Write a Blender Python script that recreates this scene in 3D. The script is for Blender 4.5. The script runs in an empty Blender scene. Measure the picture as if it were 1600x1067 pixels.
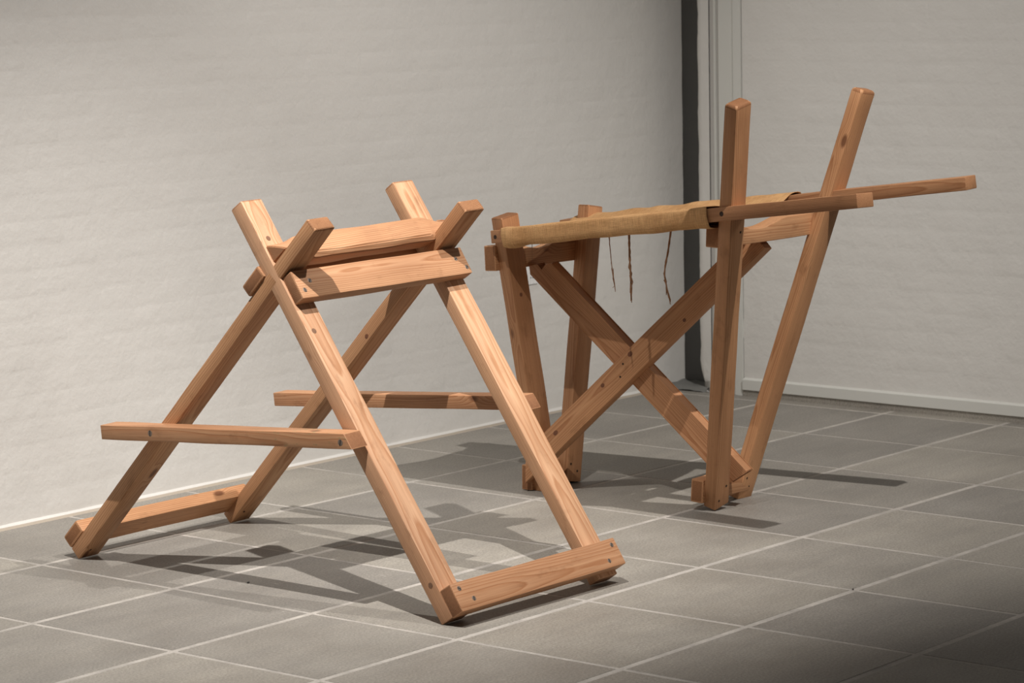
import bpy, bmesh, math, random
from mathutils import Vector, Matrix, noise
random.seed(7)
SC = bpy.context.scene
COL = SC.collection

# ------------------------------------------------------------------ camera
F_PX, YAW, PITCH, ROLL = 4432.62, 0.880141, -0.132771, -0.018529
CAM = Vector((-4.180237, -3.093469, 1.475015))
fw = Vector((math.cos(PITCH)*math.sin(YAW), math.cos(PITCH)*math.cos(YAW), math.sin(PITCH)))
rt = Vector((math.cos(YAW), -math.sin(YAW), 0.0))
up = rt.cross(fw)
r2 = math.cos(ROLL)*rt + math.sin(ROLL)*up
u2 = -math.sin(ROLL)*rt + math.cos(ROLL)*up
cd = bpy.data.cameras.new('camera')
cam = bpy.data.objects.new('camera', cd)
COL.objects.link(cam)
M = Matrix((r2, u2, -fw)).transposed().to_4x4()
M.translation = CAM
cam.matrix_world = M
cd.sensor_width = 36.0
cd.lens = F_PX/1600*36.0
cd.clip_start = 0.1
cd.dof.use_dof = True
cd.dof.focus_distance = 6.9
cd.dof.aperture_fstop = 9.0
SC.camera = cam

# ------------------------------------------------------------------ world, lamps, exposure
SC.view_settings.view_transform = 'Standard'
SC.view_settings.look = 'None'
SC.view_settings.gamma = 1.0
SC.view_settings.use_curve_mapping = False
SC.view_settings.exposure = 0.0
w = bpy.data.worlds.new('world')
SC.world = w
w.use_nodes = True
w.node_tree.nodes['Background'].inputs[0].default_value = (1.0, 0.97, 0.94, 1)
w.node_tree.nodes['Background'].inputs[1].default_value = 0.085

def spot(name, loc, target, power, angle, blend, color, radius=0.02):
    l = bpy.data.lights.new(name, 'SPOT')
    l.energy = power
    l.spot_size = math.radians(angle)
    l.spot_blend = blend
    l.color = color
    l.shadow_soft_size = radius
    o = bpy.data.objects.new(name, l)
    COL.objects.link(o)
    o.location = loc
    o.rotation_euler = (Vector(target)-Vector(loc)).to_track_quat('-Z', 'Y').to_euler()
    return o

WARM = (1.0, 0.955, 0.915)
spot('gallery_and_fill_spot', (-0.70, 0.44, 4.10), (0.33, 1.78, 0.15), 950, 51, 1.0, WARM)
spot('gallery_and_fill_spot', (1.17, -0.84, 4.27), (2.10, 1.98, 0.3), 740, 58, 1.0, WARM)
spot('gallery_and_fill_spot', (2.40, -4.50, 2.70), (2.15, 1.40, 0.85), 130, 32, 1.0, WARM, 0.35)  # added fill, no known lamp; brightens the bench's -y faces
spot('gallery_and_fill_spot', (-1.80, 1.60, 4.30), (3.68, 1.45, 1.05), 370, 26, 1.0, WARM, 0.15)  # added unseen fill, lifts the right wall in place of ceiling bounce

# ------------------------------------------------------------------ helpers
def link(name, me, parent=None, loc=None, mat=None):
    o = bpy.data.objects.new(name, me)
    COL.objects.link(o)
    if mat:
        me.materials.append(mat)
    if parent:
        o.parent = parent
    if loc is not None:
        o.location = loc
    return o

def bm_mesh(bm, name, smooth=False):
    me = bpy.data.meshes.new(name)
    bmesh.ops.recalc_face_normals(bm, faces=bm.faces[:])
    bm.to_mesh(me)
    bm.free()
    if smooth:
        for p in me.polygons:
            p.use_smooth = True
    return me

def empty(name, loc, label, cat, group=None):
    o = bpy.data.objects.new(name, None)
    COL.objects.link(o)
    o.location = loc
    o.empty_display_size = 0.1
    o['label'] = label
    o['category'] = cat
    if group:
        o['group'] = group
    return o

def struct(o):
    o['kind'] = 'structure'
    return o

class NT:
    def __init__(s, name):
        s.m = bpy.data.materials.new(name)
        s.m.use_nodes = True
        s.t = s.m.node_tree
        s.b = s.t.nodes['Principled BSDF']
    def n(s, typ, **kw):
        nd = s.t.nodes.new(typ)
        for k, v in kw.items():
            if k.startswith('i_'):
                key = k[2:]
                nd.inputs[int(key) if key.isdigit() else key].default_value = v
            else:
                setattr(nd, k, v)
        return nd
    def l(s, a, b):
        s.t.links.new(a, b)
    def math(s, op, a, b=None):
        nd = s.n('ShaderNodeMath', operation=op)
        for i, x in enumerate((a, b)):
            if x is None:
                continue
            if isinstance(x, (int, float)):
                nd.inputs[i].default_value = x
            else:
                s.l(x, nd.inputs[i])
        return nd.outputs[0]
    def noise(s, vec, scale, detail=3, rough=0.5):
        nd = s.n('ShaderNodeTexNoise')
        nd.inputs['Scale'].default_value = scale
        nd.inputs['Detail'].default_value = detail
        nd.inputs['Roughness'].default_value = rough
        if vec is not None:
            s.l(vec, nd.inputs['Vector'])
        return nd.outputs[0]
    def vscale(s, vec, sc):
        nd = s.n('ShaderNodeVectorMath', operation='MULTIPLY')
        s.l(vec, nd.inputs[0])
        nd.inputs[1].default_value = sc
        return nd.outputs[0]
    def ramp(s, fac, stops):
        nd = s.n('ShaderNodeValToRGB')
        el = nd.color_ramp.elements
        while len(el) < len(stops):
            el.new(0.5)
        for e, (p, c) in zip(el, stops):
            e.position = p
            e.color = (*c, 1)
        s.l(fac, nd.inputs[0])
        return nd.outputs[0]
    def mix(s, fac, a, b, typ='MIX'):
        nd = s.n('ShaderNodeMix', data_type='RGBA', blend_type=typ)
        for sock, x in ((nd.inputs[0], fac), (nd.inputs[6], a), (nd.inputs[7], b)):
            if isinstance(x, (int, float)):
                sock.default_value = x
            elif isinstance(x, tuple):
                sock.default_value = (*x, 1)
            else:
                s.l(x, sock)
        return nd.outputs[2]
    def bump(s, h, strength, dist, prev=None):
        nd = s.n('ShaderNodeBump')
        nd.inputs['Strength'].default_value = strength
        nd.inputs['Distance'].default_value = dist
        s.l(h, nd.inputs['Height'])
        if prev is not None:
            s.l(prev, nd.inputs['Normal'])
        return nd.outputs[0]

# ------------------------------------------------------------------ materials
def wood(name, early, late, tint=1.0, end=False, green=False):
    t = NT(name)
    tc = t.n('ShaderNodeTexCoord').outputs['Object']
    rnd = t.n('ShaderNodeObjectInfo').outputs['Random']
    # knots: sparse cells; the rings bend round them
    off = t.n('ShaderNodeCombineXYZ')
    t.l(t.math('MULTIPLY', rnd, 37.0), off.inputs[0])
    t.l(t.math('ADD', t.math('MULTIPLY', t.math('FRACT', t.math('MULTIPLY', rnd, 91.7)), 0.05), 0.03), off.inputs[1])
    t.l(t.math('ADD', t.math('MULTIPLY', t.math('FRACT', t.math('MULTIPLY', rnd, 53.3)), -0.06), 0.02), off.inputs[2])
    add = t.n('ShaderNodeVectorMath', operation='ADD')
    t.l(tc, add.inputs[0]); t.l(off.outputs[0], add.inputs[1])
    p = add.outputs[0]
    vk = t.n('ShaderNodeTexVoronoi', feature='F1')
    t.l(t.vscale(p, (3.6, 8.0, 8.0)), vk.inputs['Vector'])
    vk.inputs['Scale'].default_value = 1.0
    vk.inputs['Randomness'].default_value = 1.0
    kd = vk.outputs['Distance']
    kn = t.n('ShaderNodeMapRange'); kn.inputs[1].default_value = 0.0; kn.inputs[2].default_value = 0.22
    kn.inputs[3].default_value = 1.0; kn.inputs[4].default_value = 0.0; kn.interpolation_type = 'SMOOTHSTEP'
    t.l(kd, kn.inputs[0]); knot_soft = kn.outputs[0]
    sp = t.n('ShaderNodeSeparateXYZ'); t.l(p, sp.inputs[0])
    n1 = t.noise(t.vscale(p, (1.6, 5, 5)), 1.0, 2)
    n2 = t.noise(t.vscale(p, (9, 60, 60)), 1.0, 3)
    rr = t.math('SQRT', t.math('ADD', t.math('POWER', sp.outputs[1], 2.0), t.math('POWER', sp.outputs[2], 2.0)))
    rr = t.math('ADD', rr, t.math('MULTIPLY', t.math('SUBTRACT', n1, 0.5), 0.030))
    rr = t.math('ADD', rr, t.math('MULTIPLY', t.math('SUBTRACT', n2, 0.5), 0.0016))
    rr = t.math('ADD', rr, t.math('MULTIPLY', knot_soft, 0.009))
    ring = t.math('FRACT', t.math('MULTIPLY', rr, 240.0))
    ringc = t.ramp(ring, [(0.0, (0, 0, 0)), (0.62, (0.45, 0.45, 0.45)), (0.88, (1, 1, 1)), (1.0, (0.05, 0.05, 0.05))])
    fib = t.noise(t.vscale(p, (5, 260, 260)), 1.0, 3, 0.6)
    big = t.noise(t.vscale(p, (2.5, 9, 9)), 1.0, 3)
    col = t.mix(t.math('MULTIPLY', ringc, 0.8), early, late)
    col = t.mix(0.30, col, t.ramp(fib, [(0.3, (0.55, 0.42, 0.34)), (0.7, (1.25, 1.22, 1.18))]), 'MULTIPLY')
    col = t.mix(0.55, col, t.ramp(big, [(0.3, (0.66, 0.58, 0.52)), (0.7, (1.15, 1.15, 1.15))]), 'MULTIPLY')
    # whole-piece tone differences
    tone = t.ramp(t.math('FRACT', t.math('MULTIPLY', rnd, 17.3)), [(0.0, (0.96, 0.95, 0.94)), (1.0, (1.04, 1.04, 1.04))])
    col = t.mix(1.0, col, tone, 'MULTIPLY')
    # each timber has its own shade, carried as the object's colour
    col = t.mix(1.0, col, t.n('ShaderNodeObjectInfo').outputs['Color'], 'MULTIPLY')
    kcore = t.n('ShaderNodeMapRange'); kcore.inputs[1].default_value = 0.045; kcore.inputs[2].default_value = 0.085
    kcore.inputs[3].default_value = 0.85; kcore.inputs[4].default_value = 0.0
    t.l(kd, kcore.inputs[0])
    col = t.mix(kcore.outputs[0], col, (0.13*tint, 0.045*tint, 0.018*tint))
    # handling dirt
    dirt = t.noise(t.vscale(p, (14, 30, 30)), 1.0, 4, 0.65)
    col = t.mix(0.5, col, t.ramp(dirt, [(0.28, (0.60, 0.55, 0.50)), (0.42, (1, 1, 1))]), 'MULTIPLY')
    if end:
        col = t.mix(1.0, col, (0.60, 0.54, 0.50), 'MULTIPLY')
    if green:
        g = t.noise(t.vscale(p, (30, 40, 90)), 1.0, 3, 0.7)
        sx = t.n('ShaderNodeSeparateXYZ'); t.l(tc, sx.inputs[0])
        m1 = t.n('ShaderNodeMapRange'); m1.inputs[1].default_value = 0.05; m1.inputs[2].default_value = 0.30
        t.l(sx.outputs[0], m1.inputs[0])
        g2 = t.ramp(g, [(0.60, (0, 0, 0)), (0.68, (1, 1, 1))])
        col = t.mix(t.math('MULTIPLY', t.math('MULTIPLY', g2, m1.outputs[0]), 0.55), col, (0.10, 0.20, 0.09))
    t.l(col, t.b.inputs['Base Color'])
    t.b.inputs['Roughness'].default_value = 0.58 if not end else 0.8
    t.b.inputs['Specular IOR Level'].default_value = 0.35
    h = t.math('ADD', t.math('MULTIPLY', ringc, -0.5), fib)
    t.l(t.bump(h, 0.35, 0.0007), t.b.inputs['Normal'])
    return t.m

EARLY, LATE = (0.64, 0.382, 0.212), (0.42, 0.190, 0.080)
WOOD = wood('pine_wood', EARLY, LATE)
WOOD_END = wood('pine_end_grain', EARLY, LATE, end=True)
WOOD_GREEN = wood('pine_wood_paint_traces', EARLY, LATE, green=True)
E2, L2C = (0.60, 0.342, 0.180), (0.38, 0.168, 0.072)  # bench wood darkened in colour to carry the weaker light there
DIM = wood('dimmed_pine_wood', E2, L2C)
DIM_END = wood('dimmed_pine_end_grain', E2, L2C, end=True)

def paint(name, col, bump_s=0.5, brick=True, rough=0.6):
    t = NT(name)
    tc = t.n('ShaderNodeTexCoord')
    g = t.n('ShaderNodeNewGeometry').outputs['Position']
    a = t.noise(g, 9.0, 4)
    b = t.noise(g, 55.0, 4, 0.6)
    c = t.noise(g, 1.3, 2)
    v = t.n('ShaderNodeTexVoronoi', feature='F1'); v.inputs['Scale'].default_value = 22.0
    t.l(g, v.inputs['Vector'])
    pim = t.ramp(v.outputs['Distance'], [(0.0, (1, 1, 1)), (0.10, (0, 0, 0))])
    colr = t.mix(t.ramp(c, [(0.35, (0, 0, 0)), (0.65, (1, 1, 1))]), col, tuple(x*0.965 for x in col))
    spot_ = t.ramp(t.noise(g, 120.0, 2), [(0.74, (0, 0, 0)), (0.78, (1, 1, 1))])
    colr = t.mix(t.math('MULTIPLY', spot_, 0.10), colr, (0.35, 0.32, 0.28))
    t.l(colr, t.b.inputs['Base Color'])
    t.b.inputs['Roughness'].default_value = rough
    n1 = t.bump(a, bump_s*1.2, 0.008)
    n2 = t.bump(b, bump_s*1.1, 0.0022, n1)
    n3 = t.bump(pim, bump_s*0.5, 0.0012, n2)
    t.l(n3, t.b.inputs['Normal'])
    return t.m

WALLP = paint('white_wall_paint', (0.66, 0.645, 0.61))
FRAMEP = paint('white_frame_paint', (0.62, 0.62, 0.58), 0.05, rough=0.4)
GROOVE = paint('grey_frame_groove', (0.50, 0.485, 0.455), 0.05)
DARK_SLOT = paint('dark_grey_slot', (0.105, 0.105, 0.100), 0.6)  # even dark grey for the back of the corner slot
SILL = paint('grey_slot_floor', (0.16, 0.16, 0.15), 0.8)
LIP = paint('sandy_mortar', (0.40, 0.345, 0.28), 0.8)

def tile_mat():
    t = NT('grey_stone_tile')
    g = t.n('ShaderNodeNewGeometry').outputs['Position']
    rnd = t.n('ShaderNodeObjectInfo').outputs['Random']
    a = t.noise(g, 3.0, 4, 0.6)
    b = t.noise(g, 170.0, 3, 0.75)
    s = t.noise(t.vscale(g, (2.0, 14.0, 1.0)), 1.0, 4, 0.65)
    col = t.ramp(a, [(0.3, (0.232, 0.216, 0.192)), (0.7, (0.308, 0.290, 0.260))])
    col = t.mix(0.5, col, t.ramp(s, [(0.3, (0.84, 0.84, 0.85)), (0.7, (1.12, 1.11, 1.08))]), 'MULTIPLY')
    col = t.mix(0.55, col, t.ramp(b, [(0.32, (0.50, 0.49, 0.48)), (0.68, (1.45, 1.45, 1.42))]), 'MULTIPLY')
    col = t.mix(1.0, col, t.ramp(rnd, [(0, (0.88, 0.88, 0.89)), (1, (1.10, 1.09, 1.07))]), 'MULTIPLY')
    sc = t.ramp(t.noise(t.vscale(g, (60, 18, 1)), 1.0, 4, 0.7), [(0.67, (0, 0, 0)), (0.72, (1, 1, 1))])
    col = t.mix(t.math('MULTIPLY', sc, 0.5), col, (0.55, 0.52, 0.47))
    t.l(col, t.b.inputs['Base Color'])
    t.l(t.ramp(a, [(0.3, (0.50,)*3), (0.7, (0.66,)*3)]), t.b.inputs['Roughness'])
    t.b.inputs['Specular IOR Level'].default_value = 0.4
    t.l(t.bump(b, 0.35, 0.0006, t.bump(a, 0.3, 0.003)), t.b.inputs['Normal'])
    return t.m
TILE = tile_mat()

def grout_mat():
    t = NT('pale_tile_grout')
    g = t.n('ShaderNodeNewGeometry').outputs['Position']
    a = t.noise(g, 14.0, 4, 0.65)
    b = t.noise(g, 160.0, 3, 0.6)
    col = t.ramp(a, [(0.3, (0.34, 0.315, 0.285)), (0.7, (0.50, 0.465, 0.42))])
    col = t.mix(0.4, col, t.ramp(b, [(0.3, (0.7, 0.7, 0.7)), (0.7, (1.2, 1.2, 1.2))]), 'MULTIPLY')
    t.l(col, t.b.inputs['Base Color'])
    t.b.inputs['Roughness'].default_value = 0.9
    t.l(t.bump(b, 0.5, 0.001), t.b.inputs['Normal'])
    return t.m
GROUT = grout_mat()

def plain(name, col, rough=0.5, metal=0.0):
    t = NT(name)
    tc = t.n('ShaderNodeTexCoord').outputs['Object']
    n = t.noise(tc, 300.0, 3)
    c = t.mix(0.5, (*col,)[:3], t.ramp(n, [(0.3, tuple(x*0.6 for x in col)), (0.7, tuple(min(1, x*1.3) for x in col))]))
    t.l(c, t.b.inputs['Base Color'])
    t.b.inputs['Roughness'].default_value = rough
    t.b.inputs['Metallic'].default_value = metal
    return t.m
STEEL = plain('dull_steel', (0.24, 0.19, 0.155), 0.5, 0.5)
BLACK = plain('screw_slot', (0.015, 0.012, 0.010), 0.8)
HOLE = plain('dark_hole', (0.035, 0.018, 0.010), 0.9)
PLUG = plain('dark_plug', (0.20, 0.105, 0.060), 0.7)
TWINE = plain('brown_twine', (0.33, 0.17, 0.085), 0.9)
INK = plain('grey_print', (0.16, 0.16, 0.16), 0.8)
CARD = plain('white_card', (0.78, 0.78, 0.76), 0.6)

def burlap():
    t = NT('golden_burlap')
    uv = t.n('ShaderNodeTexCoord').outputs['UV']
    g = t.n('ShaderNodeNewGeometry').outputs['Position']
    sp = t.n('ShaderNodeSeparateXYZ'); t.l(uv, sp.inputs[0])
    wob = t.math('MULTIPLY', t.noise(uv, 18.0, 3), 1.6)
    a = t.math('SINE', t.math('ADD', t.math('MULTIPLY', sp.outputs[0], 2*math.pi/0.0034), wob))
    b = t.math('SINE', t.math('ADD', t.math('MULTIPLY', sp.outputs[1], 2*math.pi/0.0034), wob))
    wv = t.math('MAXIMUM', a, b)
    slub = t.noise(t.vscale(uv, (380, 26, 1)), 1.0, 3, 0.6)
    slub2 = t.noise(t.vscale(uv, (26, 380, 1)), 1.0, 3, 0.6)
    big = t.noise(g, 9.0, 3)
    col = t.ramp(big, [(0.3, (0.58, 0.330, 0.150)), (0.7, (0.76, 0.475, 0.240))])
    col = t.mix(0.6, col, t.ramp(slub, [(0.3, (0.62, 0.56, 0.48)), (0.7, (1.2, 1.2, 1.2))]), 'MULTIPLY')
    col = t.mix(0.45, col, t.ramp(slub2, [(0.3, (0.62, 0.56, 0.48)), (0.7, (1.2, 1.2, 1.2))]), 'MULTIPLY')
    col = t.mix(0.5, col, t.ramp(wv, [(0.0, (0.55, 0.5, 0.42)), (0.6, (1.1, 1.1, 1.1))]), 'MULTIPLY')
    t.l(col, t.b.inputs['Base Color'])
    t.b.inputs['Roughness'].default_value = 0.95
    t.b.inputs['Specular IOR Level'].default_value = 0.1
    t.l(t.bump(t.math('ADD', wv, t.math('MULTIPLY', slub, 1.5)), 0.5, 0.0012), t.b.inputs['Normal'])
    return t.m
BURLAP = burlap()

# ------------------------------------------------------------------ floor of hand-laid tiles
T = 0.45
A_L = {0: (.0081, .0023), 1: (.0034, .0072), 2: (-.003, -.0028), 3: (-.0045, .0049), 4: (-.0075, -.0047), 5: (.0108, -.011)}
B_L = {0: (.0017, -.003), 1: (-.0076, .001), 2: (.0088, .0024), 3: (.004, -.0003), 4: (.0034, .0178), 5: (.0019, .0015),
       6: (-.0139, .0073), 7: (-.0013, -.008), 8: (.0049, .0001)}
def node(a, b):
    pa, qa = A_L.get(a, (0, 0)); pb, qb = B_L.get(b, (0, 0))
    if a == 6: return Vector((b*T + pb + qb*1.5, 2.698, 0))
    x, y = b*T, a*T
    for _ in range(3):
        y2 = a*T + pa + qa*(x-1.5); x2 = b*T + pb + qb*(y-1.2); x, y = x2, y2
    return Vector((x, y, 0))
bm = bmesh.new()
bmesh.ops.create_grid(bm, x_segments=1, y_segments=1, size=1)
for v in bm.verts:
    v.co = Vector((3.90 if v.co.x > 0 else -4.5, 2.80 if v.co.y > 0 else -4.2, -0.0012))
ext = bmesh.ops.extrude_face_region(bm, geom=bm.faces[:])
for v in ext['geom']:
    if isinstance(v, bmesh.types.BMVert): v.co.z = -0.08
floor = struct(link('floor', bm_mesh(bm, 'floor'), mat=GROUT))

def tile(a, b, hx=0.0):
    gx, gy = 0.0062, 0.0088
    c = [node(a, b), node(a, b+1), node(a+1, b+1), node(a+1, b)]
    if b == 8:
        c[1] = Vector((3.80, c[1].y, 0)); c[2] = Vector((3.80, c[2].y, 0))
    rnd = random.Random(a*100+b)
    top = -rnd.random()*0.0008
    cen = sum(c, Vector())/4
    bm = bmesh.new()
    rings = []
    for inset, z in ((0.0, -0.010), (0.0, top-0.0010), (0.0012, top)):
        r = []
        for i, p in enumerate(c):
            sx = 1 if i in (0, 3) else -1
            sy = 1 if i in (0, 1) else -1
            q = p + Vector((sx*(gx+inset), sy*(gy+inset), 0))
            r.append(bm.verts.new(Vector((q.x, q.y, z))-cen))
        rings.append(r)
    for k in range(2):
        for i in range(4):
            bm.faces.new((rings[k][i], rings[k][(i+1) % 4], rings[k+1][(i+1) % 4], rings[k+1][i]))
    bm.faces.new(rings[2]); bm.faces.new(rings[0][::-1])
    o = link('tile', bm_mesh(bm, 'tile'), floor, cen, TILE)
for a in range(-3, 6):
    for b in range(-3, 9):
        tile(a, b)

# sandy strip of mortar where the long wall meets the floor
def boxm(bm, x0, x1, y0, y1, z0, z1):
    vs = [bm.verts.new((x, y, z)) for x in (x0, x1) for y in (y0, y1) for z in (z0, z1)]
    for f in ((0, 1, 3, 2), (4, 6, 7, 5), (0, 4, 5, 1), (2, 3, 7, 6), (0, 2, 6, 4), (1, 5, 7, 3)):
        bm.faces.new([vs[i] for i in f])
    return vs

# ------------------------------------------------------------------ walls of painted bricks
COURSE, BL, BJ = 0.0668, 0.240, 0.010
def wall_back(name, x0, x1, y0, y1, z1):
    bm = bmesh.new(); boxm(bm, x0, x1, y0, y1, -0.02, z1)
    return struct(link(name, bm_mesh(bm, name), mat=WALLP))
WY, WX = 2.710, 3.680
wall_left = wall_back('wall_left', -4.5, 3.90, WY+0.0005, WY+0.20, 2.8)
wall_right = wall_back('wall_right', WX+0.0005, WX+0.11, -4.2, 2.381, 2.8)
wall_right.location.z = 0.0
for v in wall_right.data.vertices:
    if v.co.z < 0.1: v.co.z = 0.024

def brick_mesh(rnd, L):
    H = COURSE-BJ
    bm = bmesh.new()
    rings = []
    pr = rnd.random()**1.6
    for ins, d in ((-0.005, 0.0007), (0.003, 0.0001), (0.010, -pr*0.0006), (0.018, -pr*0.0007)):
        r = []
        for sx, sz in ((-1, -1), (1, -1), (1, 1), (-1, 1)):
            r.append(bm.verts.new((sx*(L/2-ins)+rnd.uniform(-.0016, .0016), d+rnd.uniform(-.0002, .0002), sz*(H/2-ins)+rnd.uniform(-.0016, .0016))))
        rings.append(r)
    for k in range(3):
        for i in range(4):
            bm.faces.new((rings[k][i], rings[k][(i+1) % 4], rings[k+1][(i+1) % 4], rings[k+1][i]))
    bm.faces.new(rings[3])
    me = bm_mesh(bm, 'brick', True)
    me.materials.append(WALLP)
    return me
rb = random.Random(3)
BR_M = [brick_mesh(rb, BL-BJ) for _ in range(8)]
HALF_M = [brick_mesh(rb, (BL-BJ)/2-0.005) for _ in range(3)]
def lay(wall, lo, hi, z0, z1, place, rest_lo, rest_hi, ztop):
    """bricks in view are parts of their own; those beyond the view are one joined part"""
    rest = bmesh.new(); k = 0
    z = z0
    while z + COURSE <= ztop:
        off = (BL/2) if k % 2 else 0.0
        s = rest_lo - off
        while s < rest_hi:
            a, b = s+BJ/2, s+BL-BJ/2
            s += BL
            if a < rest_lo-0.001 or b > rest_hi+0.001:
                continue
            c = (a+b)/2 + rb.uniform(-.003, .003)
            zc = z + COURSE/2 + rb.uniform(-.0012, .0012)
            me = rb.choice(BR_M)
            mat = place(c, zc, rb.uniform(-.0002, .0003), rb.uniform(-.008, .008))
            if b > lo and a < hi and z < z1:
                o = bpy.data.objects.new('brick', me); COL.objects.link(o); o.parent = wall; o.matrix_local = mat
            else:
                n0 = len(rest.verts)
                rest.from_mesh(me)
                rest.verts.ensure_lookup_table()
                for v in rest.verts[n0:]: v.co = mat @ v.co
        z += COURSE; k += 1
    me = bpy.data.meshes.new('brickwork'); rest.to_mesh(me); rest.free()
    for p in me.polygons: p.use_smooth = True
    o = link('brickwork', me, wall, None, WALLP); o['kind'] = 'stuff'
def pl_left(c, z, d, r):
    return Matrix.Translation((c, WY+d, z)) @ Matrix.Rotation(r*0.6, 4, 'Y')
def pl_right(c, z, d, r):
    return Matrix.Translation((WX+d, c, z)) @ Matrix.Rotation(-math.pi/2, 4, 'Z') @ Matrix.Rotation(r*0.6, 4, 'Y')
lay(wall_left, 0.72, 3.80, 0.012, 1.36, pl_left, -2.05, 3.79, 2.2)
lay(wall_right, 1.30, 2.40, 0.062, 1.36, pl_right, -1.22, 2.378, 2.2)

# plaster lip + sandy mortar at the foot of the long wall
bm = bmesh.new()
prev = None
N = 60
for i in range(N+1):
    x = -2.0 + 5.66*i/N
    d = 0.004 + 0.004*noise.noise(Vector((x*7, 0, 0)))
    ring = [bm.verts.new((x, WY+0.004, 0.009+d)), bm.verts.new((x, WY-0.003-d*0.6, 0.005)), bm.verts.new((x, WY-0.005-d, 0.0008)), bm.verts.new((x, WY+0.004, 0.0))]
    if prev:
        for k in range(3): bm.faces.new((prev[k], ring[k], ring[k+1], prev[k+1]))
    prev = ring
struct(link('trim_1', bm_mesh(bm, 'trim', True), mat=WALLP))
bm = bmesh.new(); prev = None
for i in range(N+1):
    x = -2.0 + 5.66*i/N
    d = 0.004*noise.noise(Vector((x*5, 3, 0)))
    ring = [bm.verts.new((x, WY-0.004, 0.004)), bm.verts.new((x, WY-0.017+d, 0.0022)), bm.verts.new((x, WY-0.021+d, -0.0012))]
    if prev:
        for k in range(2): bm.faces.new((prev[k], ring[k], ring[k+1], prev[k+1]))
    prev = ring
struct(link('trim_2', bm_mesh(bm, 'mortar_strip', True), mat=LIP))

# corner slot, dark, and white pier with a worn foot
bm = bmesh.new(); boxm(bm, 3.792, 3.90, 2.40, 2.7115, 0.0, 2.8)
struct(link('wall_slot', bm_mesh(bm, 'wall_slot'), mat=DARK_SLOT))
bm = bmesh.new()
NX, NY = 8, 8
g = {}
for i in range(NX+1):
    for j in range(NY+1):
        x = 3.660+0.132*i/NX; y = 2.53+0.18*j/NY
        z = 0.016+0.006*noise.noise(Vector((x*40, y*40, 0))) - (0.014 if i == 0 else 0)
        g[i, j] = bm.verts.new((x, y, z))
for i in range(NX):
    for j in range(NY):
        bm.faces.new((g[i, j], g[i+1, j], g[i+1, j+1], g[i, j+1]))
struct(link('trim_3', bm_mesh(bm, 'slot_floor', True), mat=SILL))
# pier: profile in (y) with rough left edge, swept in z
bm = bmesh.new(); prev = None
NZ = 110
for k in range(NZ+1):
    z = 0.0 + 2.6*(k/NZ)**1.6
    cut = -0.034*max(0.0, 1-z/0.115)**1.7
    e = 2.570 + cut + 0.0035*noise.noise(Vector((0, 1, z*9))) + 0.0018*noise.noise(Vector((5, 1, z*40)))
    pts = [(3.792, e-0.006), (WX+0.022, e-0.001), (WX+0.006, e-0.003), (WX, e-0.010), (WX+0.001*noise.noise(Vector((1, 2, z*14))), 2.545), (WX, 2.5165)]
    ring = [bm.verts.new((x, y, z)) for x, y in pts]
    if prev:
        for i in range(len(pts)-1): bm.faces.new((prev[i], ring[i], ring[i+1], prev[i+1]))
    prev = ring
struct(link('wall_pier', bm_mesh(bm, 'wall_pier', True), mat=WALLP))
# door-like frame: moulded strips between pier and brick panel
fr = struct(link('door_1', bm_mesh(bmesh.new(), 'door_1')))
def strip(name, y0, y1, x, mat, z0=0.0, z1=2.6):
    bm = bmesh.new(); boxm(bm, x, WX+0.09, y0, y1, z0, z1)
    bmesh.ops.bevel(bm, geom=[e for e in bm.edges if abs(e.verts[0].co.z-e.verts[1].co.z) > 1], offset=0.0012, segments=2, affect='EDGES')
    return link(name, bm_mesh(bm, name), fr, None, mat)
strip('groove', 2.500, 2.518, WX+0.005, GROOVE)
strip('bead', 2.490, 2.500, WX+0.001, FRAMEP)
strip('groove', 2.478, 2.490, WX+0.006, GROOVE)
strip('frame_face', 2.4160, 2.478, WX-0.001, FRAMEP)
strip('frame_edge', 2.3830, 2.4155, WX-0.006, FRAMEP)
# skirting profile of the brick panel, held clear of the floor
bm = bmesh.new()
prof = [(WX+0.002, 0.062), (WX-0.004, 0.0605), (WX-0.0135, 0.0575), (WX-0.0145, 0.056), (WX-0.0145, 0.0225), (WX-0.013, 0.021), (WX+0.004, 0.021)]
prev = None
for y in (2.379, 1.9, 1.4, 0.9, 0.0, -1.5, -4.0):
    ring = [bm.verts.new((x, y, z)) for x, z in prof]
    if prev:
        for i in range(len(prof)-1): bm.faces.new((prev[i], ring[i], ring[i+1], prev[i+1]))
    else: bm.faces.new(ring)
    prev = ring
struct(link('baseboard_right', bm_mesh(bm, 'baseboard'), mat=FRAMEP))
bm = bmesh.new(); boxm(bm, WX-0.009, WX+0.12, -4.0, 2.38, -0.01, 0.0212)
struct(link('trim_4', bm_mesh(bm, 'plinth'), mat=TILE))

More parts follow.
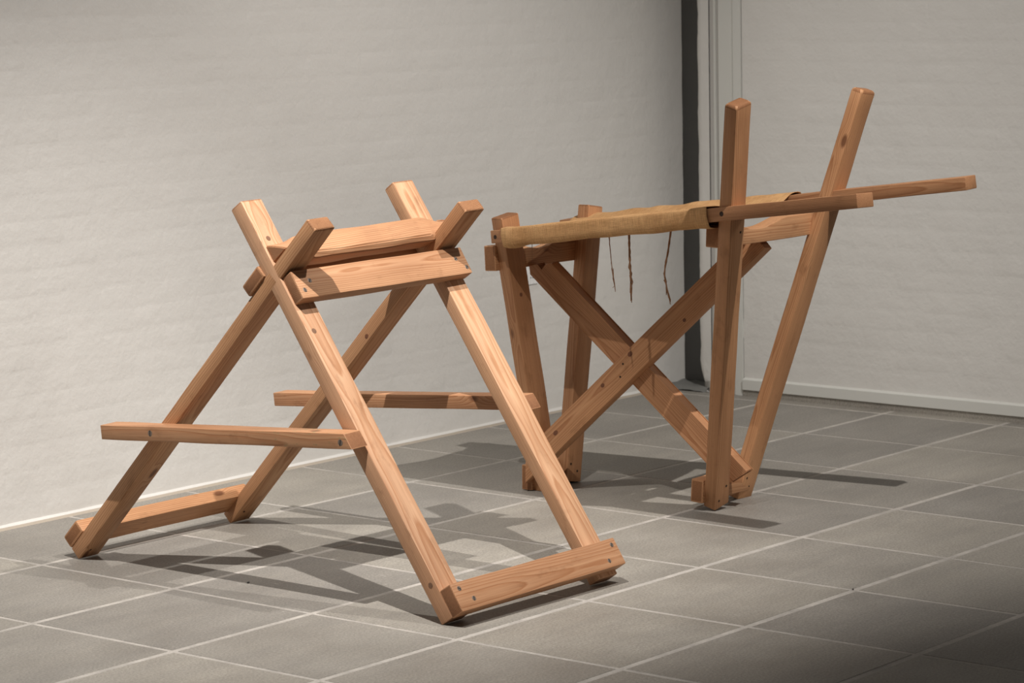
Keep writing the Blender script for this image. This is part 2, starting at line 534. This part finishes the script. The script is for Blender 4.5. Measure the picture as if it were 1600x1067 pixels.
# ------------------------------------------------------------------ beams
def basis(e, b):
    e = Vector(e).normalized(); b = Vector(b); b = (b-e*b.dot(e)).normalized(); a = b.cross(e)
    return e, a, b
def frame_matrix(c, e, b):
    e, a, b = basis(e, b)
    # local X = e, local Y = b x e, local Z = b, right-handed
    m = Matrix((e, a, b)).transposed().to_4x4()
    m.translation = Vector(c)
    return m
ROOTLOC = {}
def beam(name, root, c, e, b, h, mats, wear=0.0012, bev=0.0028, end_round=0.0, lo_cut=None, hi_cut=None, seed=0, dip=None, taper=None, label=None):
    """one squared timber: half sizes h = (along, across, b); worn arrises, slight waviness.
    lo_cut/hi_cut: (ky, kz) slope of the sawn end across Y and Z."""
    L, hy, hz = h
    bm = bmesh.new()
    n = max(4, int(L*2/0.05))
    if dip: n = 40
    ring_pts = [(-1, -1), (1, -1), (1, 1), (-1, 1)]
    prev = None
    for i in range(n+1):
        s = -1+2*i/n
        row = []
        for sy, sz in ring_pts:
            x = s*L; y = sy*hy; z = sz*hz
            if taper:
                y *= 1+taper*s
            if dip and sz > 0:
                z -= dip(x)
            if 0 < i < n:
                p = Vector((x*6, sy*3.1, sz*2.3))+Vector((seed*7.7, 0, 0))
                y += wear*noise.noise(p); z += wear*noise.noise(p+Vector((0, 9, 4)))
            if i == 0 and lo_cut: x += lo_cut[0]*y+lo_cut[1]*z
            if i == n and hi_cut: x += hi_cut[0]*y+hi_cut[1]*z
            row.append(bm.verts.new((x, y, z)))
        if prev:
            for k in range(4):
                bm.faces.new((prev[k], prev[(k+1) % 4], row[(k+1) % 4], row[k]))
        else:
            f0 = bm.faces.new(row[::-1])
        prev = row
    f1 = bm.faces.new(prev)
    f0.material_index = 1; f1.material_index = 1
    bm.edges.ensure_lookup_table()
    if end_round > 0:
        eds = [ed for ed in f1.edges]
        bmesh.ops.bevel(bm, geom=eds, offset=end_round, segments=3, affect='EDGES', profile=0.6, material=1)
    longe = []
    bm.normal_update()
    for ed in bm.edges:
        if len(ed.link_faces) == 2:
            if ed.link_faces[0].normal.angle(ed.link_faces[1].normal, 0) > 0.9: longe.append(ed)
    bmesh.ops.bevel(bm, geom=longe, offset=bev, segments=2, affect='EDGES', profile=0.55, clamp_overlap=True)
    me = bm_mesh(bm, name)
    for p in me.polygons: p.use_smooth = True
    o = link(name, me, root)
    me.materials.append(mats[0]); me.materials.append(mats[1])
    try:
        me.set_sharp_from_angle(angle=math.radians(40))
    except Exception:
        pass
    m = frame_matrix(c, e, b)
    o.matrix_local = Matrix.Translation(-root.location) @ m
    if label: o['label'] = label
    return o

def screw(parent, x, face, u, v, r=0.0060, slot_ang=0.6):
    """slotted screw head let into a face of a beam: face 'y+','y-','z+','z-'; x,u local position; v = surface height"""
    bm = bmesh.new()
    seg = 16
    prof = [(0.0, 0.0004), (r*0.82, 0.0004), (r, 0.0001), (r*1.02, -0.002)]
    rings = []
    for rr, hgt in prof[1:]:
        rings.append([bm.verts.new((rr*math.cos(2*math.pi*k/seg), rr*math.sin(2*math.pi*k/seg), hgt)) for k in range(seg)])
    bm.faces.new(rings[0])
    for a_, b_ in zip(rings, rings[1:]):
        for k in range(seg): bm.faces.new((a_[k], b_[k], b_[(k+1) % seg], a_[(k+1) % seg]))
    me = bm_mesh(bm, 'screw'); me.materials.append(STEEL); me.materials.append(BLACK)
    bm = bmesh.new(); bm.from_mesh(me)
    ca, sa = math.cos(slot_ang), math.sin(slot_ang)
    vs = []
    for px, py in ((-r*.92, -r*.16), (r*.92, -r*.16), (r*.92, r*.16), (-r*.92, r*.16)):
        vs.append(bm.verts.new((px*ca-py*sa, px*sa+py*ca, 0.0007)))
    f = bm.faces.new(vs); f.material_index = 1
    bm.to_mesh(me); bm.free()
    o = link('screw', me, parent)
    place_on(o, x, face, u, v)
    return o

def place_on(o, x, face, u, v):
    if face == 'y+': m = Matrix(((1, 0, 0), (0, 0, 1), (0, -1, 0))); p = (x, v, u)
    elif face == 'y-': m = Matrix(((1, 0, 0), (0, 0, -1), (0, 1, 0))); p = (x, -v, u)
    elif face == 'z+': m = Matrix(((1, 0, 0), (0, 1, 0), (0, 0, 1))); p = (x, u, v)
    else: m = Matrix(((1, 0, 0), (0, -1, 0), (0, 0, -1))); p = (x, u, -v)
    m = m.to_4x4(); m.translation = Vector(p)
    o.matrix_local = m

def disc(parent, name, x, face, u, v, r, mat, squash=1.0):
    bm = bmesh.new(); seg = 14
    a_ = [bm.verts.new((r*squash*math.cos(2*math.pi*k/seg), r*math.sin(2*math.pi*k/seg), 0.0005)) for k in range(seg)]
    b_ = [bm.verts.new((r*1.05*squash*math.cos(2*math.pi*k/seg), r*1.05*math.sin(2*math.pi*k/seg), -0.002)) for k in range(seg)]
    bm.faces.new(a_)
    for k in range(seg): bm.faces.new((a_[k], b_[k], b_[(k+1) % seg], a_[(k+1) % seg]))
    o = link(name, bm_mesh(bm, name), parent, None, mat)
    place_on(o, x, face, u, v)
    return o

# ------------------------------------------------------------------ trestle with two X frames (foreground)
W1 = (WOOD, WOOD_END)
tr = empty('trestle', (0.82, 1.60, 0.0), 'low pine trestle of two crossed-leg frames joined by rails, in the foreground', 'wooden frame')
LEG = 'leg'
l1 = beam(LEG, tr, (0.5526, 1.3069, 0.4681), (-0.011, 0.5592, 0.8289), (0.9997, -0.0117, 0.0211), (0.5507, 0.0205, 0.0338), W1, seed=1, end_round=0.004, lo_cut=(0.0, 0.0))
l2 = beam(LEG, tr, (0.5589, 1.8131, 0.4524), (-0.0236, -0.709, 0.7048), (0.9997, -0.0102, 0.0232), (0.6227, 0.0177, 0.0336), W1, seed=2, end_round=0.006)
l3 = beam(LEG, tr, (1.0716, 1.2904, 0.4722), (0.0025, 0.5639, 0.8258), (0.9988, -0.041, 0.025), (0.559, 0.0178, 0.0349), W1, seed=3, end_round=0.005)
l4 = beam(LEG, tr, (1.0936, 1.8113, 0.4532), (-0.0487, -0.7159, 0.6965), (0.9987, -0.045, 0.0235), (0.632, 0.0170, 0.0346), W1, seed=4, end_round=0.006)
fb = beam('bottom_rail', tr, (0.8156, 0.9772, 0.0636), (0.9995, -0.0259, 0.0166), (0.0002, 0.5458, 0.8379), (0.2921, 0.0187, 0.0348), W1, seed=5)
fu = beam('upper_rail', tr, (0.8146, 1.4386, 0.7407), (0.9997, -0.0211, 0.0076), (0.0051, 0.5447, 0.8386), (0.2953, 0.0171, 0.0368), W1, seed=6, bev=0.004)
lu = beam('upper_rail', tr, (0.820, 1.5578, 0.7509), (0.9997, -0.0206, 0.0089), (-0.0209, -0.712, 0.7018), (0.310, 0.0167, 0.0375), W1, seed=7, bev=0.005)
br = beam('bottom_rail', tr, (0.8366, 2.2532, 0.0657), (0.9999, -0.0089, 0.0063), (-0.0107, -0.7089, 0.7052), (0.3000, 0.0187, 0.0353), W1, seed=8, bev=0.006)
# flat braces; the right end is sawn along the slope of the leg
fbr = beam('brace', tr, (0.4985, 1.6529, 0.3791), (-0.0232, -0.9974, 0.0688), (-0.0328, 0.0695, 0.997), (0.4234, 0.0267, 0.0178), (WOOD_GREEN, WOOD_END), seed=9, hi_cut=(0.0, -0.60), bev=0.0018,
           label='brace with faint green paint traces')
bbr = beam('brace', tr, (1.1497, 1.6843, 0.3755), (-0.0472, -0.9958, 0.0791), (-0.0355, 0.0808, 0.9961), (0.4478, 0.0246, 0.0177), W1, seed=10, hi_cut=(0.0, -0.60), bev=0.0018)
for o_, c_ in ((l1, (1.0, 1.05, 1.18)), (l3, (1.0, 1.05, 1.15)), (l2, (.90, .88, .86)), (l4, (.90, .88, .86)), (fb, (.76, .72, .72)), (fu, (.86, .84, .86)),
               (lu, (.80, .76, .74)), (br, (.85, .80, .76)), (fbr, (.90, .86, .86)), (bbr, (.88, .84, .84))):
    o_.color = (*c_, 1)
# rail cradled in the V above the crossings: flat ended, worn round between
def cradle_rail(root):
    bm = bmesh.new(); prev = None; n = 44
    x0, x1 = 0.520, 1.128
    endp = [(1.504, .7945), (1.461, .832), (1.478, .8335), (1.500, .834), (1.522, .8335), (1.5385, .832)]
    midp = [(1.504, .776), (1.4635, .797), (1.4625, .812), (1.490, .844), (1.518, .850), (1.5385, .832)]
    for i in range(n+1):
        s = i/n; x = x0+(x1-x0)*s
        w_ = min(1.0, max(0.0, (s-0.05)/0.12))*min(1.0, max(0.0, (1.0-s-0.03)/0.14))
        w_ = w_*w_*(3-2*w_)
        row = []
        for k, ((ya, za), (yb, zb)) in enumerate(zip(endp, midp)):
            y = ya+(yb-ya)*w_; z = za+(zb-za)*w_ + 0.010*s
            y += 0.0022*noise.noise(Vector((x*9, k*3.1, 1)))*w_
            z += 0.0030*noise.noise(Vector((x*8, k*2.7, 5)))*w_
            if i in (0, n): z -= 0.0008 if k else 0
            row.append(bm.verts.new((x-0.82, y-1.504-0.021*(x-.52), z-0.81)))
        if prev:
            for k in range(6): bm.faces.new((prev[k], row[k], row[(k+1) % 6], prev[(k+1) % 6]))
        else: f0 = bm.faces.new(row)
        prev = row
    f1 = bm.faces.new(prev); f0.material_index = 1; f1.material_index = 1
    bm.normal_update()
    eds = [e for e in bm.edges if len(e.link_faces) == 2 and e.link_faces[0].normal.angle(e.link_faces[1].normal, 0) > 0.75]
    bmesh.ops.bevel(bm, geom=eds, offset=0.0025, segments=2, affect='EDGES', clamp_overlap=True)
    me = bm_mesh(bm, 'cradle_rail')
    for p in me.polygons: p.use_smooth = True
    me.set_sharp_from_angle(angle=math.radians(38))
    o = link('cradle_rail', me, root); me.materials.append(WOOD); me.materials.append(WOOD_END)
    o.location = Vector((0.82, 1.504, 0.81))-root.location
    return o
cradle_rail(tr).color = (.90, .88, .90, 1)
for x, u, sl in ((-.270, .019, -0.6), (-.240, -.012, 1.2), (.274, .018, 1.0), (.240, -.018, 1.5)): screw(fb, x, 'y-', u, .0187, slot_ang=sl)
for x, u, sl in ((-.25, .006, 0.9), (-.278, -.016, 1.6), (.258, .006, 0.5), (.283, -.02, 0.8)): screw(fu, x, 'y-', u, .0171, slot_ang=sl)
disc(l1, 'plug', .445, 'y+', -.007, .0205, .0062, PLUG)
disc(l1, 'plug', .194, 'y+', -.012, .0205, .0070, PLUG)
disc(l1, 'plug', -.461, 'z-', .005, .0338, .0065, PLUG)
screw(fbr, -.243, 'y-', .002, .0267, .0078, 1.5)
screw(fbr, .400, 'y-', -.003, .0267, .0078, 1.3)
for l, x, u in ((l2, -.590, .006), (l4, -.585, .004)):
    disc(l, 'nail_hole', x, 'y+', -.012, .0177, .003, HOLE)

# ------------------------------------------------------------------ tall trestle bench with burlap sling (behind)
W2 = (DIM, DIM_END)
tb = empty('trestle_bench', (2.02, 1.60, 0.0), 'tall pine bench frame with long poles and burlap sling, behind the low trestle', 'wooden frame')
nr = beam(LEG, tb, (1.8318, 1.1473, 0.566), (-0.255, -0.2485, 0.9345), (0.0186, 0.965, 0.2617), (0.5915, 0.0305, 0.0196), W2, seed=21, end_round=0.010, bev=0.004)
frl = beam(LEG, tb, (2.2217, 1.1774, 0.5619), (0.1044, -0.2809, 0.954), (0.0067, 0.9595, 0.2818), (0.5884, 0.0344, 0.0180), W2, seed=22, end_round=0.010, bev=0.0055)
nl = beam(LEG, tb, (1.8797, 1.8651, 0.396), (-0.1753, 0.0255, 0.9842), (0.1078, 0.9942, -0.0066), (0.3964, 0.033, 0.0207), W2, seed=23, end_round=0.004)
fl = beam(LEG, tb, (2.1301, 1.8719, 0.3943), (0.1622, 0.0061, 0.9867), (0.0427, 0.999, -0.0132), (0.3946, 0.0313, 0.0196), W2, seed=24, end_round=0.004)
sh = (CAM-Vector((1.78, 1.28, .80))).normalized()*0.020
PNc = Vector((1.7786, 1.2824, 0.8031))+sh
pn = beam('pole', tb, PNc, (-0.0504, -0.9911, 0.1232), (0.0289, 0.1219, 0.9921), (0.6172, 0.0346, 0.018), (DIM, DIM), seed=25)
PFc = Vector((2.238, 1.324, 0.8039))
pf = beam('pole', tb, PFc, (0.0717, -0.9897, 0.1241), (-0.0326, 0.122, 0.992), (0.6456, 0.0312, 0.0177), (DIM, DIM), seed=26)
def dipL(x):
    return 0.021*max(0.0, math.cos(min(1, abs(x-0.000)/0.115)*math.pi/2))**1.5
def dipR(x):
    return 0.021*max(0.0, math.cos(min(1, abs(x+0.065)/0.14)*math.pi/2))**1.3
ul = beam('cross_rail', tb, (1.986, 1.9124, 0.6653), (1.0, 0.0043, -0.0081), (0.0079, 0.0469, 0.9989), (0.1994, 0.0196, 0.0349), W2, seed=27, dip=dipL)
ur = beam('cross_rail', tb, (2.010, 1.1467, 0.7645), (0.9988, 0.047, -0.0099), (0.0119, -0.0418, 0.9991), (0.2560, 0.0217, 0.0292), W2, seed=28, dip=dipR)
lr = beam('foot_rail', tb, (2.052, 1.3275, 0.0540), (0.9985, 0.05, 0.0), (0.0, -0.0663, 0.9964), (0.120, 0.0202, 0.0322), W2, seed=29, bev=0.005)
ll = beam('foot_rail', tb, (2.0085, 1.9004, 0.0365), (0.9961, 0.088, -0.0102), (0.0106, -0.0037, 0.9999), (0.1026, 0.0175, 0.0355), W2, seed=30)
d2 = beam('diagonal_brace', tb, (1.9734, 1.5314, 0.4023), (0.1425, -0.7167, 0.6827), (-0.0108, 0.6886, 0.7251), (0.4863, 0.0218, 0.0342), W2, seed=32, lo_cut=(0.0, 0.9), label='diagonal brace crossing in front')
# the rear diagonal has a sawn notch where it meets the upper cross rail
poly = [(-.4125, -.0339), (-.4279, -.0198), (-.4148, -.0005), (-.3928, -.0029), (-.3934, .0205), (-.384, .0339)]
hx = .4124
poly += [(-.2, .0341), (.0, .0336), (.2, .0342), (hx+.009, .0339), (hx-.009, -.0339), (.2, -.0342), (.0, -.0336), (-.2, -.0341)]
bm = bmesh.new()
fa = [bm.verts.new((x, -.0193, z)) for x, z in poly]; fb_ = [bm.verts.new((x, .0193, z)) for x, z in poly]
bm.faces.new(fa); bm.faces.new(fb_[::-1])
for k in range(len(poly)):
    f = bm.faces.new((fa[k], fa[(k+1) % len(poly)], fb_[(k+1) % len(poly)], fb_[k]))
    if k < 5 or k == 9: f.material_index = 1
bm.normal_update()
eds = [e for e in bm.edges if len(e.link_faces) == 2 and e.link_faces[0].normal.angle(e.link_faces[1].normal, 0) > 0.6]
bmesh.ops.bevel(bm, geom=eds, offset=0.0022, segments=2, affect='EDGES', clamp_overlap=True)
me = bm_mesh(bm, 'diagonal_brace')
for p in me.polygons: p.use_smooth = True
me.set_sharp_from_angle(angle=math.radians(38))
me.materials.append(DIM); me.materials.append(DIM_END)
d1 = link('diagonal_brace', me, tb)
d1.matrix_local = Matrix.Translation(-tb.location) @ frame_matrix((1.9952, 1.5595, 0.3606), (0.1121, -0.7323, -0.6716), (0.0629, -0.6693, 0.7403))
d1['label'] = 'diagonal brace crossing behind, notched at its upper end'
disc(pn, 'bolt_hole', .193, 'y-', .001, .0346, .0062, HOLE)
disc(pn, 'bolt_hole', -.600, 'y-', -.001, .0346, .0058, HOLE)
for l, x, f, u, v in ((nr, -.532, 'z-', .015, .0196), (nr, -.567, 'z-', -.014, .0196), (nr, .229, 'z-', .014, .0196), (frl, -.525, 'z-', -.019, .018), (frl, -.551, 'z-', .003, .018),
                      (fl, -.344, 'z-', -.018, .0196), (fl, -.364, 'z-', .012, .0196)):
    disc(l, 'nail_hole', x, f, u, v, .0034, HOLE)
for x, u in ((-.051, .014), (-.081, -.007)): disc(d2, 'nail_hole', x, 'y-', u, .0218, .003, HOLE)

for o_, c_ in ((nr, (.92, .90, .88)), (frl, (1.05, 1.04, 1.02)), (pn, (.84, .80, .78)), (pf, (.84, .80, .78)), (nl, (.95, .92, .9)), (fl, (.9, .88, .86)), (d1, (.95, .92, .92)), (d2, (.95, .92, .90))):
    o_.color = (*c_, 1)
KNOT = plain('dark_knot', (0.17, 0.065, 0.030), 0.7)
for o_, x, f_, u, v, r_, q_ in ((d2, -.016, 'y-', .020, .0218, .0065, 1.3), (d2, -.140, 'y-', .011, .0218, .0055, 1.2), (d2, .175, 'y-', -.020, .0218, .0050, 1.1), (d2, -.345, 'y-', .009, .0218, .0060, 1.4),
                                 (nl, .172, 'z-', -.004, .0207, .0050, 1.2), (l4, .144, 'z-', .006, .0346, .0052, 1.3)):
    disc(o_, 'knot', x, f_, u, v, r_, KNOT, squash=q_)
# burlap sling: wrapped round both poles, spanning between them
def P_on(c, e, t):  # point on pole axis at parameter t metres along
    return Vector(c)+Vector(e).normalized()*t
eN, aN, bN = basis((-0.0504, -0.9911, 0.1232), (0.0289, 0.1219, 0.9921))
eF, aF, bF = basis((0.0717, -0.9897, 0.1241), (-0.0326, 0.122, 0.992))
def sling(root):
    bm = bmesh.new(); uvl = None
    n = 90; rows = []
    for i in range(n+1):
        s = i/n
        tn = -0.572+s*(0.150+0.572)
        tf = -0.600+s*(0.118+0.600)
        cN = P_on(PNc, eN, tn); cF = P_on(PFc, eF, tf)
        # outward (-x side of near pole) direction and inward
        oN = -Vector((1, 0, 0)); oN = (oN-eN*oN.dot(eN)).normalized()
        oF = -Vector((1, 0, 0)); oF = (oF-eF*oF.dot(eF)).normalized()
        def wv(k, amp, f=9): return amp*noise.noise(Vector((s*f, k*1.7, 2.2)))
        slack = 0.004+0.0035*abs(math.sin(s*7+1))
        bag = 0.010+wv(1, .004)
        hx, hz = 0.0346+0.003, 0.018+0.0025
        gath = 1.0+0.55*math.exp(-((s-0.035)/0.035)**2)+0.35*math.exp(-((s-0.985)/0.03)**2)
        pts = []
        # from beneath the near pole (inner edge) round the outside to the top
        pts.append(cN-oN*(hx+.004)-bN*(hz*0.2))
        pts.append(cN-oN*(hx-.002)-bN*(hz+bag*.9))
        pts.append(cN-bN*(hz+bag*gath))
        pts.append(cN+oN*(hx-.010)-bN*(hz+bag*.9*gath))
        pts.append(cN+oN*(hx-.0015)-bN*(hz+bag*.55*gath))
        pts.append(cN+oN*(hx+.0015+.006*(gath-1)+wv(3, .0015))-bN*(hz*.8))
        pts.append(cN+oN*(hx+.0015+.008*(gath-1)+wv(4, .0018, 14)))
        pts.append(cN+oN*(hx+.0015+.006*(gath-1))+bN*(hz*.80+wv(5, .0012)))
        pts.append(cN+oN*(hx-.0008)+bN*(hz+.0008+wv(5, .0012)+.012*(gath-1)))
        pts.append(cN+oN*(hx-.008)+bN*(hz+.0015+wv(6, .003)))
        pts.append(cN+bN*(hz+.002+wv(7, .004)))
        pts.append(cN-oN*hx+bN*(hz*.9))
        for q, sg in ((.15, .016), (.35, .030), (.6, .034), (.82, .018)):
            pts.append(cN.lerp(cF, q)+Vector((0, 0, hz*.9-sg+wv(8+q*5, .008, 6))))
        pts.append(cF+oF*(hx-.002)+bF*(hz*.9))
        pts.append(cF+bF*(hz+.0045+wv(12, .010, 13)))
        pts.append(cF-oF*(hx-.006)+bF*(hz+.002))
        pts.append(cF-oF*(hx+.001)+bF*(hz*.6))
        pts.append(cF-oF*(hx+.001)-bF*(hz*.7))
        pts.append(cF-oF*(hx-.006)-bF*(hz+.006))
        pts.append(cF-bF*(hz+.012+wv(15, .004)))
        pts.append(cF+oF*(hx-.004)-bF*(hz+.008))
        if s < .07 or s > .93:  # frayed ragged ends
            rag = 0.008*noise.noise(Vector((s, 3, 1)))
        row = []
        for k, p in enumerate(pts):
            j = (0.010*noise.noise(Vector((k*1.3, i*0.0, 7.0))) if i in (0, n) else 0)
            row.append(bm.verts.new(p+eN*j-root.location))
        rows.append(row)
    m = len(rows[0])
    uvl = bm.loops.layers.uv.new('UVMap')
    acc = [0]
    for k in range(1, m): acc.append(acc[-1]+(rows[0][k].co-rows[0][k-1].co).length)
    for i in range(n):
        for k in range(m-1):
            f = bm.faces.new((rows[i][k], rows[i][k+1], rows[i+1][k+1], rows[i+1][k]))
            for lp, (a_, b_) in zip(f.loops, ((i, k), (i, k+1), (i+1, k+1), (i+1, k))):
                lp[uvl].uv = (a_/n*0.72, acc[b_])
            f.smooth = True
    me = bpy.data.meshes.new('burlap_sling'); bm.to_mesh(me); bm.free()
    o = link('burlap_sling', me, root, None, BURLAP)
    s1 = o.modifiers.new('sub', 'SUBSURF'); s1.levels = 1; s1.render_levels = 1
    s2 = o.modifiers.new('sol', 'SOLIDIFY'); s2.thickness = 0.0018; s2.offset = 0.0
    o['label'] = 'golden burlap sling wrapped round the poles'
    return o
sling(tb)

def thread(root, pts, r, strands=1, name='loose_thread', seed=0):
    cu = bpy.data.curves.new(name, 'CURVE'); cu.dimensions = '3D'; cu.bevel_depth = r; cu.bevel_resolution = 1; cu.resolution_u = 3
    rn = random.Random(seed)
    for q in range(strands):
        n = 22; sp = cu.splines.new('POLY'); sp.points.add(n)
        for i in range(n+1):
            s = i/n*(1 if q == 0 else rn.uniform(.75, 1.0))
            f = s*(len(pts)-1); k = min(int(f), len(pts)-2); p = Vector(pts[k]).lerp(Vector(pts[k+1]), f-k)
            amp = 0.0015+0.0090*s*(q > 0)
            p += Vector((noise.noise(Vector((s*9, q*5+seed, 0))), noise.noise(Vector((s*9, q*5+seed, 8))), 0))*amp
            sp.points[i].co = (*(p-root.location), 1); sp.points[i].radius = 1.0-0.55*s
    o = bpy.data.objects.new(name, cu); COL.objects.link(o)
    # turn into a mesh, so that the part is plain geometry
    dg = bpy.context.evaluated_depsgraph_get()
    me = bpy.data.meshes.new_from_object(o.evaluated_get(dg))
    bpy.data.objects.remove(o)
    o = link(name, me, root)
    me.materials.clear(); me.materials.append(TWINE)
    return o
thread(tb, [(1.785, 1.495, .752), (1.785, 1.490, .70), (1.785, 1.484, .65), (1.785, 1.476, .600)], .0014, 3, seed=1)
thread(tb, [(1.785, 1.428, .760), (1.785, 1.427, .70), (1.785, 1.424, .64), (1.785, 1.422, .575)], .0026, 8, seed=2)
thread(tb, [(1.785, 1.290, .775), (1.785, 1.300, .72), (1.785, 1.314, .66), (1.785, 1.306, .62), (1.785, 1.295, .578)], .0024, 7, seed=3)
thread(tb, [(1.785, 1.759, .715), (1.785, 1.760, .69), (1.785, 1.760, .670)], .0008, 1, seed=4)

# ------------------------------------------------------------------ small wall label, mostly hidden by the bench
wl = empty('wall_label', (2.945, WY-0.0035, 0.470), 'small white label on the left wall, seen between bench leg and brace', 'label')
bm = bmesh.new(); boxm(bm, -0.030, 0.030, -0.0008, 0.0008, -0.035, 0.030)
link('card', bm_mesh(bm, 'card'), wl, (0, 0, 0), CARD)
for z, w_, h_ in ((0.010, .010, .012), (-.013, .016, .006)):
    bm = bmesh.new()
    for k in range(2):
        boxm(bm, k*w_*.62-.008, k*w_*.62-.008+w_*.25, -.0012, -.0009, z-h_/2, z+h_/2)
    o = link('print_line', bm_mesh(bm, 'print_line'), wl, (0, 0, 0), INK)

# ------------------------------------------------------------------ grit on the floor
def grit(x, y, r, mat, label):
    bm = bmesh.new(); bmesh.ops.create_icosphere(bm, subdivisions=2, radius=r)
    for v in bm.verts:
        v.co *= 1+0.35*noise.noise(v.co*300+Vector((x, y, 0))); v.co.z *= 0.6
    zmin = min(v.co.z for v in bm.verts)
    for v in bm.verts: v.co.z -= zmin
    o = link('pebble', bm_mesh(bm, 'pebble', True), None, (x, y, -0.0004), mat)
    o['label'] = label; o['category'] = 'pebble'
DKST = plain('dark_grit', (0.05, 0.045, 0.04), 0.7)
grit(0.588, 1.688, .0035, DKST, 'tiny dark pebble on the tile left of centre, in front of the trestle shadow')
grit(1.357, 0.457, .0026, DKST, 'tiny dark pebble lying on a tile joint at the right front of the floor')

for o in list(COL.objects):
    if o.type == 'MESH' and o.data and len(o.data.materials) == 0:
        o.data.materials.append(FRAMEP)
